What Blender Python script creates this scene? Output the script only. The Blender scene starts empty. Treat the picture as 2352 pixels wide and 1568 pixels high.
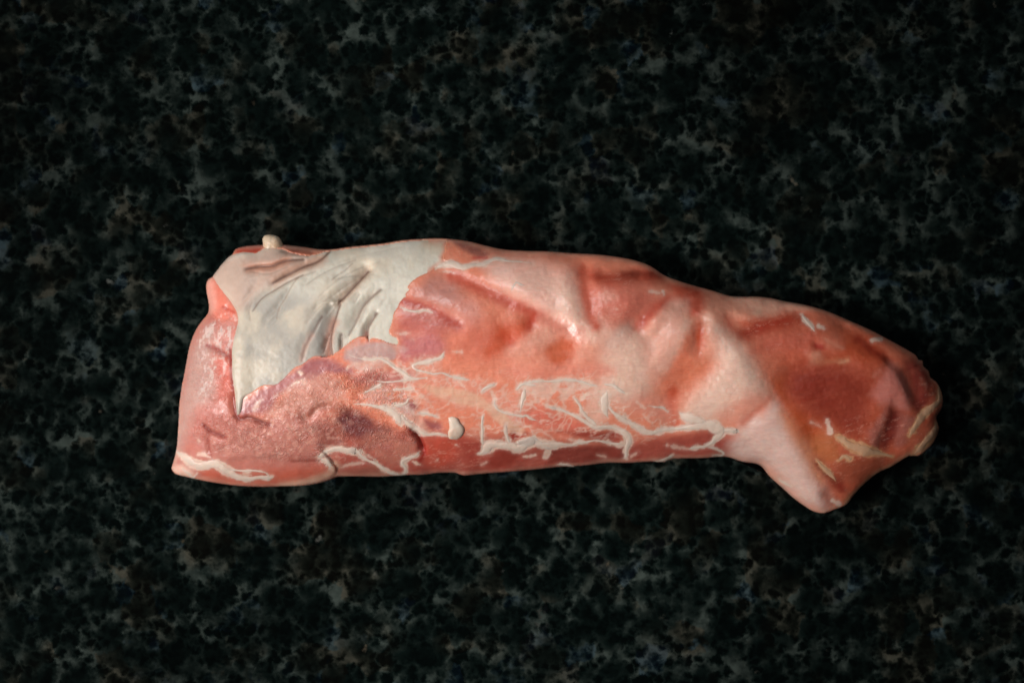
import bpy, math, random
import numpy as np
from mathutils import Vector

# ------------------------------------------------------------------ camera, world, light, exposure
scene = bpy.context.scene
W, H = 2352.0, 1568.0              # measuring grid of the photograph
FRAME = 0.36                       # metres across the frame at the meat's widest level
S = FRAME / W
DIST = 0.90                        # camera above that level
ZREF = 0.012

cam_d = bpy.data.cameras.new("camera")
cam = bpy.data.objects.new("camera", cam_d)
scene.collection.objects.link(cam)
cam.location = (0, 0, ZREF + DIST)
cam.rotation_euler = (0, 0, 0)
cam_d.sensor_width = 36.0
cam_d.lens = 36.0 * DIST / FRAME
cam_d.clip_start = 0.02
cam_d.clip_end = 50
cam_d.dof.use_dof = True
cam_d.dof.focus_distance = ZREF + DIST - 0.034
cam_d.dof.aperture_fstop = 5.6
scene.camera = cam

world = bpy.data.worlds.new("World")
scene.world = world
world.use_nodes = True
bg = world.node_tree.nodes["Background"]
bg.inputs[0].default_value = (0.86, 0.93, 1.0, 1)
bg.inputs[1].default_value = 0.018


def area(name, loc, target, sx, sy, power, col):
    d = bpy.data.lights.new(name, 'AREA')
    d.shape = 'RECTANGLE'
    d.size, d.size_y, d.energy, d.color = sx, sy, power, col
    o = bpy.data.objects.new(name, d)
    scene.collection.objects.link(o)
    o.location = loc
    o.rotation_euler = (Vector(target) - Vector(loc)).to_track_quat('-Z', 'Y').to_euler()
    return o


key = area("window_light", (-0.74, -0.17, 0.74), (-0.105, -0.035, 0.02), 0.50, 0.46, .86, (1.0, 0.97, 0.94))
key.data.spread = math.radians(30)
fill = area("room_light", (-0.20, 0.62, 0.70), (-0.07, 0.0, 0.02), 0.35, 0.3, 0.112, (0.95, 0.98, 1.0))

fill.data.spread = math.radians(28)

scene.view_settings.view_transform = 'Standard'
scene.view_settings.look = 'None'
scene.view_settings.exposure = 0.0
scene.view_settings.gamma = 1.0

rng = np.random.default_rng(7)
random.seed(7)

# ------------------------------------------------------------------ measuring helpers (zoomed views of the photograph)
def Zf(x0, y0, f):
    return lambda x, y: (x0 + x * f, y0 + y * f)
Z1 = Zf(373.2, 516.8, .2014)
Z2 = Zf(373.2, 803.9, .21236)
Z3 = Zf(775.2, 516.8, .2014)
Z4 = Zf(775.2, 803.9, .2014)
Z5 = Zf(1177.0, 545.5, .21974)
Z6 = Zf(1177.0, 803.9, .21974)
Z7 = Zf(1636.5, 631.6, .24413)
Z8 = Zf(1636.5, 861.3, .24413)
Q1 = Zf(379.0, 516.8, .39555)
Q2 = Zf(918.7, 516.8, .39555)
Q3 = Zf(1515.9, 574.2, .39555)
FAC = {Q1: .39555, Q2: .39555, Q3: .39555, Z1: .2014, Z2: .21236, Z3: .2014, Z4: .2014, Z5: .21974, Z6: .21974, Z7: .24413, Z8: .24413}
def P(*a):
    """P(Z3, (x,y), (x,y), Z4, (x,y)...) -> list of points on the measuring grid"""
    z, out = None, []
    for v in a:
        if callable(v):
            z = v
        elif z is None:
            out.append(tuple(v))
        else:
            p = z(v[0], v[1])
            out.append(p + ((v[2] * FAC[z],) if len(v) > 2 else ()))
    return out
def wx(px): return (np.asarray(px) - W / 2) * S
def wy(py): return (H / 2 - np.asarray(py)) * S

# ------------------------------------------------------------------ numeric helpers
def lattice_noise(x, y, cell, seed):
    r = np.random.default_rng(seed)
    L = r.random((256, 256))
    u, v = x / cell + 1000.37, y / cell + 1000.71
    iu, iv = np.floor(u).astype(int), np.floor(v).astype(int)
    fu, fv = u - iu, v - iv
    fu = fu * fu * (3 - 2 * fu)
    fv = fv * fv * (3 - 2 * fv)
    a, b = L[iv % 256, iu % 256], L[iv % 256, (iu + 1) % 256]
    c, d = L[(iv + 1) % 256, iu % 256], L[(iv + 1) % 256, (iu + 1) % 256]
    return (a * (1 - fu) + b * fu) * (1 - fv) + (c * (1 - fu) + d * fu) * fv - 0.5
def fbm(x, y, cell, seed, octv=4, gain=.5):
    s, amp, tot = 0, 1.0, 0
    for k in range(octv):
        s = s + amp * lattice_noise(x, y, cell / 2 ** k, seed + k)
        tot += amp
        amp *= gain
    return s / tot
def smooth(e0, e1, v):
    t = np.clip((v - e0) / (e1 - e0), 0, 1)
    return t * t * (3 - 2 * t)
def catmull(pts, step=2.0):
    P_ = np.array(pts, float)
    if len(P_) < 2:
        return P_
    ext = np.vstack([2 * P_[0] - P_[1], P_, 2 * P_[-1] - P_[-2]])
    out = []
    for i in range(1, len(ext) - 2):
        p0, p1, p2, p3 = ext[i - 1], ext[i], ext[i + 1], ext[i + 2]
        n = max(2, int(np.hypot(*(p2 - p1)[:2]) / step))
        t = np.linspace(0, 1, n, endpoint=False)[:, None]
        out.append(.5 * ((2 * p1) + (p2 - p0) * t + (2 * p0 - 5 * p1 + 4 * p2 - p3) * t ** 2
                         + (3 * p1 - p0 - 3 * p2 + p3) * t ** 3))
    out.append(P_[-1:])
    return np.vstack(out)
def seg_dist(X, Y, poly, closed=False):
    """distance to a polyline, side (+ = right-hand side on the picture, walking along it), run 0..1"""
    q = np.array(poly, float)[:, :2]
    if closed:
        q = np.vstack([q, q[:1]])
    best = np.full(X.shape, 1e18)
    side = np.zeros(X.shape)
    run = np.zeros(X.shape)
    L = np.hypot(np.diff(q[:, 0]), np.diff(q[:, 1]))
    cum = np.concatenate([[0], np.cumsum(L)])
    for i in range(len(q) - 1):
        ax, ay = q[i]
        dx, dy = q[i + 1] - q[i]
        ll = dx * dx + dy * dy + 1e-12
        t = np.clip(((X - ax) * dx + (Y - ay) * dy) / ll, 0, 1)
        ex, ey = X - ax - t * dx, Y - ay - t * dy
        d = ex * ex + ey * ey
        m = d < best
        best = np.where(m, d, best)
        side = np.where(m, (dx * ey - dy * ex) / np.sqrt(ll * (d + 1e-9)), side)
        run = np.where(m, (cum[i] + t * L[i]) / max(cum[-1], 1e-9), run)
    return np.sqrt(best), np.clip(side, -1, 1), run
def inside(X, Y, poly):
    q = np.array(poly, float)[:, :2]
    res = np.zeros(X.shape, bool)
    n = len(q)
    for i in range(n):
        x0, y0 = q[i]
        x1, y1 = q[(i + 1) % n]
        if y0 == y1:
            continue
        c = ((y0 > Y) != (y1 > Y)) & (X < (x1 - x0) * (Y - y0) / (y1 - y0) + x0)
        res ^= c
    return res
def sdf(X, Y, poly):
    d, _, _ = seg_dist(X, Y, poly, True)
    return np.where(inside(X, Y, poly), d, -d)
def blur(A, s):
    r = int(max(1, round(3 * s)))
    k = np.exp(-.5 * (np.arange(-r, r + 1) / s) ** 2)
    k /= k.sum()
    for ax in (0, 1):
        Bp = np.pad(A, [(r, r) if i == ax else (0, 0) for i in (0, 1)], mode='edge')
        A = sum(k[i] * np.take(Bp, range(i, i + A.shape[ax]), axis=ax) for i in range(2 * r + 1))
    return A

# ------------------------------------------------------------------ the outline of the meat
OUT = [(392,1075),(398,1055),(404,1030),(407,1000),(410,960),(411,930),(416,890),(424,850),(430,815),(437,785),(450,755),
 (466,732),(478,718),(479,700),(474,675),(472,655),(477,641),(488,634),(500,617),(512,603),(524,590),(533,583),(540,572),
 (556,566),(580,563),(604,562),(650,562),(690,566),(730,572),(765,572),(800,567),(850,562),(885,558),(920,552),(955,549),
 (1000,547),(1040,549),(1080,555),(1120,565),(1160,573),(1210,576),(1260,577),(1310,581),(1370,584),(1420,590),(1460,598),
 (1495,611),(1525,631),(1560,645),(1600,657),(1640,668),(1675,679),(1700,681),(1740,681),(1775,685),(1800,691),(1850,700),
 (1900,714),(1950,735),(2000,757),(2040,778),(2075,797),(2105,815),(2111,826),(2121,828),(2122,840),(2135,852),(2138,866),(2152,876),(2160,890),
 (2167,910),(2166,935),(2157,950),(2151,961),(2159,983),(2146,1017),(2130,1034),(2112,1047),(2088,1048),(2051,1071),(2015,1088),
 (1978,1120),(1958,1144),(1944,1161),(1917,1171),(1895,1179),(1871,1175),(1849,1162),(1822,1142),(1798,1120),(1768,1093),
 (1751,1071),(1734,1064),(1705,1060),(1668,1049),(1616,1052),(1548,1054),(1529,1061),(1496,1060),(1445,1063),(1397,1063),
 (1344,1069),(1287,1072),(1232,1078),(1177,1083),(1120,1087),(1065,1092),(1047,1086),(1007,1086),(977,1090),(936,1091),
 (876,1095),(820,1094),(778,1095),(765,1100),(740,1108),(700,1115),(650,1117),(600,1118),(550,1116),(500,1110),(460,1103),
 (425,1095),(400,1088)]
OUT = [tuple(p) for p in catmull(OUT + OUT[:1], 9.0)[:-1]]
CELL = 2.0
gx = np.arange(380, 2182, CELL)
gy = np.arange(530, 1194, CELL)
GX, GY = np.meshgrid(gx, gy)
SD = sdf(GX, GY, OUT)
INS = SD > 0

# inflate the outline (Poisson solve on a coarse grid), so the height follows the local width
c = 4
mi = INS[::c, ::c]
u = np.zeros(mi.shape)
lap = (c * CELL) ** 2
for it in range(2600):
    up = np.pad(u, 1)
    u = .25 * (up[:-2, 1:-1] + up[2:, 1:-1] + up[1:-1, :-2] + up[1:-1, 2:] + lap) * mi
def bil(A, xs, ys, x0, y0, st):
    fx, fy = (xs - x0) / st, (ys - y0) / st
    fx = np.clip(fx, 0, A.shape[1] - 1.001)
    fy = np.clip(fy, 0, A.shape[0] - 1.001)
    ix, iy = fx.astype(int), fy.astype(int)
    tx, ty = fx - ix, fy - iy
    return ((A[iy, ix] * (1 - tx) + A[iy, ix + 1] * tx) * (1 - ty) + (A[iy + 1, ix] * (1 - tx) + A[iy + 1, ix + 1] * tx) * ty)
U = bil(u, GX, GY, gx[0], gy[0], c * CELL)
U = np.maximum(U, 0)
U = blur(U, 3)
Z_EQ = 0.010                                   # level of the widest outline
UM = U.max()
base = 0.026 * (U / UM) ** 0.56                # rounded cross-section
HB = blur(np.where(INS, Z_EQ + base, Z_EQ), 1.2)

def hb_at(x, y):
    return bil(HB, np.asarray(x, float), np.asarray(y, float), gx[0], gy[0], CELL)
def place(pts):
    """photo measurement -> measuring grid at the widest level, allowing for the height of the point"""
    a = np.array(pts, float)
    k = (DIST + ZREF - hb_at(a[:, 0], a[:, 1])) / DIST
    a[:, 0] = W / 2 + (a[:, 0] - W / 2) * k
    a[:, 1] = H / 2 + (a[:, 1] - H / 2) * k
    return a

HF = HB.copy()
AMP = .52
def furrow(pts, mm, s_left, s_right=None, taper=.12):
    """ridge (+) or valley (-) along a line; s_left / s_right = softness on either side of it in grid px"""
    global HF
    s_right = s_left if s_right is None else s_right
    q = catmull(place(pts), 6.0) if len(pts) > 1 else place(pts)
    r = 3.6 * max(s_left, s_right)
    j0, j1 = np.searchsorted(gx, [q[:, 0].min() - r, q[:, 0].max() + r])
    i0, i1 = np.searchsorted(gy, [q[:, 1].min() - r, q[:, 1].max() + r])
    X, Y = GX[i0:i1, j0:j1], GY[i0:i1, j0:j1]
    if len(q) == 1:
        d, sg, run = np.hypot(X - q[0, 0], Y - q[0, 1]), np.zeros(X.shape), np.full(X.shape, .5)
    else:
        d, sg, run = seg_dist(X, Y, q)
    s = .5 * (s_left + s_right) + .5 * sg * (s_right - s_left)
    g = np.exp(-.5 * (d / s) ** 2)
    if taper > 0 and len(q) > 1 and max(s_left, s_right) < 16 and np.hypot(*(q[-1] - q[0])[:2]) > 5 * max(s_left, s_right):
        ln_ = np.hypot(np.diff(q[:, 0]), np.diff(q[:, 1])).sum()
        taper = min(.5, max(taper, 2.0 * max(s_left, s_right) / ln_))
        g = g * (smooth(0, taper, run) * smooth(0, taper, 1 - run) * .65 + .35)
    HF[i0:i1, j0:j1] += mm * (AMP if max(s_left, s_right) > 8 else 1.0) * .001 * g * smooth(0, 26, SD[i0:i1, j0:j1] + 4)

# broad undulation
HF += INS * (fbm(GX, GY * 1.2, 150, 11, 3) * .0016 + fbm(GX, GY, 42, 21, 2) * .0004) * smooth(0, 40, SD)

# --- middle of the muscle
furrow(P(Z3,(1250,560),(1550,680),(1850,790),(2150,930),Z5,(250,800),(400,880),(560,970)), -2.6, 14, 34)
furrow(P(Z3,(700,880),(950,920),(1100,980),(1250,1060),(1360,1130)), -1.5, 10, 20)
furrow(P(Z3,(2200,1100)), -1.6, 13)
furrow(P(Z3,(1940,1290)), -1.6, 18)
furrow(P(Z3,(1400,900),(1550,1020)), 1.8, 46)
furrow(P(Z5,(80,400),(200,560)), 2.2, 48)
furrow(P(Z5,(560,400),(600,600),(650,780),(690,900)), 2.4, 26, 18)
furrow(P(Z5,(755,330),(760,500),(790,650),(800,800)), -2.2, 14, 24)
furrow(P(Z5,(820,370),(1000,370),(1200,350),(1440,375)), -2.8, 14, 14)
furrow(P(Z5,(960,540),(1150,640)), 1.2, 24)
furrow(P(Z5,(860,950),(880,1000)), 1.6, 22)
furrow(P(Z5,(1040,960),(1130,880)), 1.2, 18)
furrow(P(Z5,(480,1150),(540,1200)), -1.8, 26)
furrow(P(Z5,(1290,900),(1380,780),(1500,690),(1640,630)), -2.8, 20, 15)
furrow(P(Z5,(1450,960),(1560,790),(1660,680)), 1.6, 13)
furrow(P(Z5,(1840,800),(1840,720),(1960,660),(2080,640)), -2.8, 20, 18)
furrow(P(Z5,(1990,880),(1950,1000),(1930,1160)), -2.6, 12, 14)
furrow(P(Z5,(1780,850),(1720,1000),(1600,1160),(1480,1290)), 1.4, 22)
furrow(P(Z5,(1390,1000),(1440,1120),(1440,1260)), -1.2, 12, 16)
furrow(P(Z5,(1600,870),(1540,980),(1490,1100)), -.8, 9)
furrow(P(Z5,(1200,1150),(1220,1350)), 1.6, 40)
furrow(P(Z5,(2100,1250),Z6,(2060,130),(1950,240),(1800,350),(1690,500),(1680,700)), -3.2, 26, 32)
# --- big pale fold and the lobe
furrow(P(Z5,(2080,820),(2180,1020),Z7,(90,600),(200,780),(300,980),Z8,(480,330),(590,480),(700,700),(820,900),(920,1130)), 4.6, 34, 58)
furrow(P(Z8,(560,205),(450,285),(350,390),(270,480)), -1.0, 12, 14)
furrow(P(Z7,(170,470),(340,520),(500,440),(800,385)), -3.2, 22, 22)
furrow(P(Z7,(230,360),(420,390)), 1.1, 10)
furrow(P(Z7,(950,750)), 1.6, 15)
furrow(P(Z7,(980,650)), -.5, 8)
furrow(P(Z7,(1250,500),(1450,640),(1640,800)), -2.2, 14, 22)
furrow(P(Z7,(800,980),(980,1050),(1200,1180)), -4.2, 62)
furrow(P(Z7,(760,900),(900,870),(1250,830)), -1.2, 14, 24)
furrow(P(Z7,(1600,830),(1720,960),(1800,1120)), 2.6, 10, 34)
furrow(P(Z7,(1830,950),(1900,1120),(1960,1230)), -1.8, 16)
furrow(P(Z8,(1650,270),(1630,400),(1550,540),(1490,660)), 1.4, 9, 26)
furrow(P(Z8,(1720,340),(1670,480),(1640,650)), -2.6, 22)
furrow(P(Z8,(960,560),(960,720),(1040,900),(1160,1040)), -2.2, 24)
furrow(P(Z8,(1060,1130),(1100,1210)), -1.0, 12)
# --- left end and the wrinkled lower left
furrow(P(Z1,(560,590),(680,760),(760,930),(810,1080)), -2.4, 12, 18)
furrow(P(Z1,(520,640),(600,900)), 2.0, 16)
furrow(P(Z1,(510,1370),(620,1410),(720,1470),(800,1540)), -1.7, 4.5, 6)
furrow(P(Z1,(700,930),(760,965),(800,1080)), -.8, 5)
furrow(P(Z2,(760,440),(785,640),(840,745),(920,725),(1000,742),(1080,778),(1160,797)), -1.5, 3, 7)
furrow(P(Z2,(440,800),(530,880),(620,915),(690,945)), -1.4, 3.2, 4)
furrow(P(Z2,(500,960),(500,1060),(520,1130)), -.6, 5)
furrow(P(Z2,(820,1200),(1200,1180),(1400,1200),(1680,1190)), -.9, 6, 16)
furrow(P(Z2,(1500,700),(1580,740),(1680,630),(1820,600)), -.9, 5, 6)
furrow(P(Z4,(120,830),(300,900),(420,960)), -2.4, 32)
furrow(P(Z4,(250,620),(520,700),(760,860)), 1.5, 14, 10)
furrow(P(Z4,(870,910),(930,990),(970,1080),(990,1160)), -2.6, 4, 6)
furrow(P(Z2,(1770,1110),(1840,1200),(1895,1280),(1880,1350),(1800,1410)), -2.6, 30, 3, taper=.05)
furrow(P(Z4,(950,780),(1100,850)), -1.2, 12)
furrow(P(Z4,(1350,1100),(1700,1230),(2100,1230),Z6,(600,1080),(1000,1050)), -1.4, 14, 22)
furrow(P(Z4,(2050,960)), -1.0, 12)
furrow(P(Z6,(1050,880)), -1.0, 14)
HF = HF + INS * .00022 * fbm(GX, GY, 9, 91, 3)

# ------------------------------------------------------------------ the fat cap: outline and creases
FAT = [(1030,545),(1000,540),(956,545),(926,550),(856,558),(775,568),(716,582),(675,577),(655,569),(630,566),(605,567),(585,578),
 (554,579),(530,587),(514,601),(498,622),(489,634),(500,655),(514,674),(528,692),(541,713),(546,734),(542,758),(535,789),(532,819),
 (533,857),(538,899),(541,938),(546,954),(554,948),(558,930),(564,912),(586,901),(605,889),(636,886),(655,872),(681,848),(698,840),(721,824),
 (745,825),(761,821),(766,824),(772,815),(784,808),(795,799),(815,783),(835,777),(843,790),(847,815),(850,822),(853,815),(852,790),(856,781),(876,785),(895,792),(912,796),
 (920,789),(914,772),(902,768),(899,760),(906,738),(909,720),(916,709),(924,694),(940,680),(936,676),(948,664),(942,660),(952,648),(968,637),(987,630),
 (1003,618),(1019,610),(1040,606),(1058,604),(1040,598),(1022,594),(1027,577)]
FATW = place(FAT)
FATW = catmull(np.vstack([FATW, FATW[:1]]), 4.0)[:-1]
FATW[:, 0] += 2.2 * fbm(FATW[:, 0], FATW[:, 1], 22, 301, 3)
FATW[:, 1] += 2.2 * fbm(FATW[:, 0], FATW[:, 1], 22, 302, 3)
DF = np.minimum(sdf(GX, GY, FATW), SD - .7)
HM = HF.copy()                                   # muscle surface
AMP = 1.0
CREASE = []
def crease(pts, mm, s_left, s_right, fold_shade=.5):
    """fold in the fat sheet; shade in the fold is painted as a dark line"""
    furrow(pts, mm * (.8 if fold_shade > .6 else .42), s_left, s_right, taper=.3)
    CREASE.append((pts, 1.5 if fold_shade < .6 else 2.9, min(1, fold_shade * 1.25)))
crease(P(Z3,(345,535),(230,660),(100,800),(20,880),Z1,(2020,905),(1975,1050),(1930,1200),(1915,1330),(1925,1450),(1955,1540)), -3.6, 1.6, 17, .8)
crease(P(Z3,(490,740),(380,830),(290,930),(240,1030),(190,1140),(130,1250)), -2.4, 1.5, 12, .62)
crease(P(Z3,(445,1010),(380,1110),(345,1180),(338,1280),(345,1400),(362,1510)), -2.6, 1.4, 8, .8)
crease(P(Z3,(250,790),(205,870)), -.9, 1.8, 5, .3)
crease(P(Z3,(170,440),(80,520),(0,570),(-60,620)), -1.2, 3, 8, .4)
crease(P(Z3,(400,565),(100,590),(-20,620)), -.9, 4, 7, .3)
crease(P(Z1,(2045,1250),(2040,1350),(2052,1470)), -1.6, 1.5, 4, .7)
crease(P(Z1,(1815,1050),(1700,1250),(1620,1400),(1590,1540)), -1.7, 2.5, 9, .6)
crease(P(Z1,(1900,1250),(1870,1330),(1836,1450)), -1.5, 1.4, 5, .5)
crease(P(Z1,(1830,900),(1720,1000),(1640,1120)), -1.0, 2.5, 9, .2)
crease(P(Z1,(1540,600),(1470,700),(1400,830),(1330,940),(1300,1060)), -1.7, 2, 8, .45)
crease(P(Z1,(1600,570),(1430,650),(1300,730),(1140,830),(1030,980)), -1.9, 3, 10, .5)
crease(P(Z1,(1740,530),(1560,590),(1380,680),(1200,790),(1060,900)), -1.3, 3, 8, .35)
crease(P(Z1,(1300,960),(1180,1060),(1160,1140)), -.9, 3, 6, .2)
crease(P(Z1,(1020,880),(990,980),(1000,1080)), -.8, 2.5, 6, .4)
crease(P(Z1,(1900,310),(1840,370),(1740,430),(1600,480),(1420,570),(1260,660)), -2.6, 5, 9, .8)
crease(P(Z1,(960,500),(1100,475),(1250,465),(1420,405),(1600,395)), -2.0, 4, 6, .8)
crease(P(Z1,(1000,530),(1200,560),(1420,480)), -1.0, 4, 6, .4)
crease(P(Z1,(2200,400),(1980,480),(1800,570),(1640,680)), -1.2, 3.5, 8, .3)
crease(P(Z1,(2200,620),(2050,720),(1900,830),(1780,900)), -1.1, 3, 8, .2)
crease(P(Z1,(2281,480),(2100,560),(1900,700),(1780,820)), -.9, 3, 9, .2)
crease(P(Z3,(760,250),(500,300),(250,360),(0,430)), -.7, 5, 10, .15)
crease(P(Z3,(480,420),(300,470),(120,560)), -.6, 4, 10, .1)
crease(P(Z1,(1350,300),(1500,330),(1650,350)), -1.3, 5, 6, .6)
furrow(P(Z1,(1950,890),(1995,875)), 1.4, 4)
for k in range(16):                               # fine pleats fanning across the sheet
    x0, y0 = rng.uniform(590, 900), rng.uniform(590, 690)
    a = math.radians(rng.uniform(118, 140) - (x0 - 560) * .03)
    l = rng.uniform(50, 120)
    cx, cy = math.cos(a) * l, math.sin(a) * l
    furrow([(x0, y0), (x0 + cx * .5 + rng.uniform(-4, 4), y0 + cy * .5), (x0 + cx, y0 + cy)], -rng.uniform(.15, .4), rng.uniform(2, 4), rng.uniform(5, 9), taper=.4)
THICK = .0012 * np.sqrt(np.clip(DF, 0, 7) / 7.0) * (.16 + .84 * smooth(600, 560, GX))
HFAT = HF + THICK - .0003 + INS * .00005 * fbm(GX * .8 + GY * .6, (GY - GX) * .25, 16, 71, 3)
HFAT = np.where(DF > 0, HFAT, HM - .0003)
HM = np.where(DF > 5, np.minimum(HM, HFAT - .0006), HM)

def h_at(x, y):
    return bil(HM, x, y, gx[0], gy[0], CELL)
def htop_at(x, y):
    return bil(np.where(DF > 0, np.maximum(HFAT, HM), HM), x, y, gx[0], gy[0], CELL)

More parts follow.
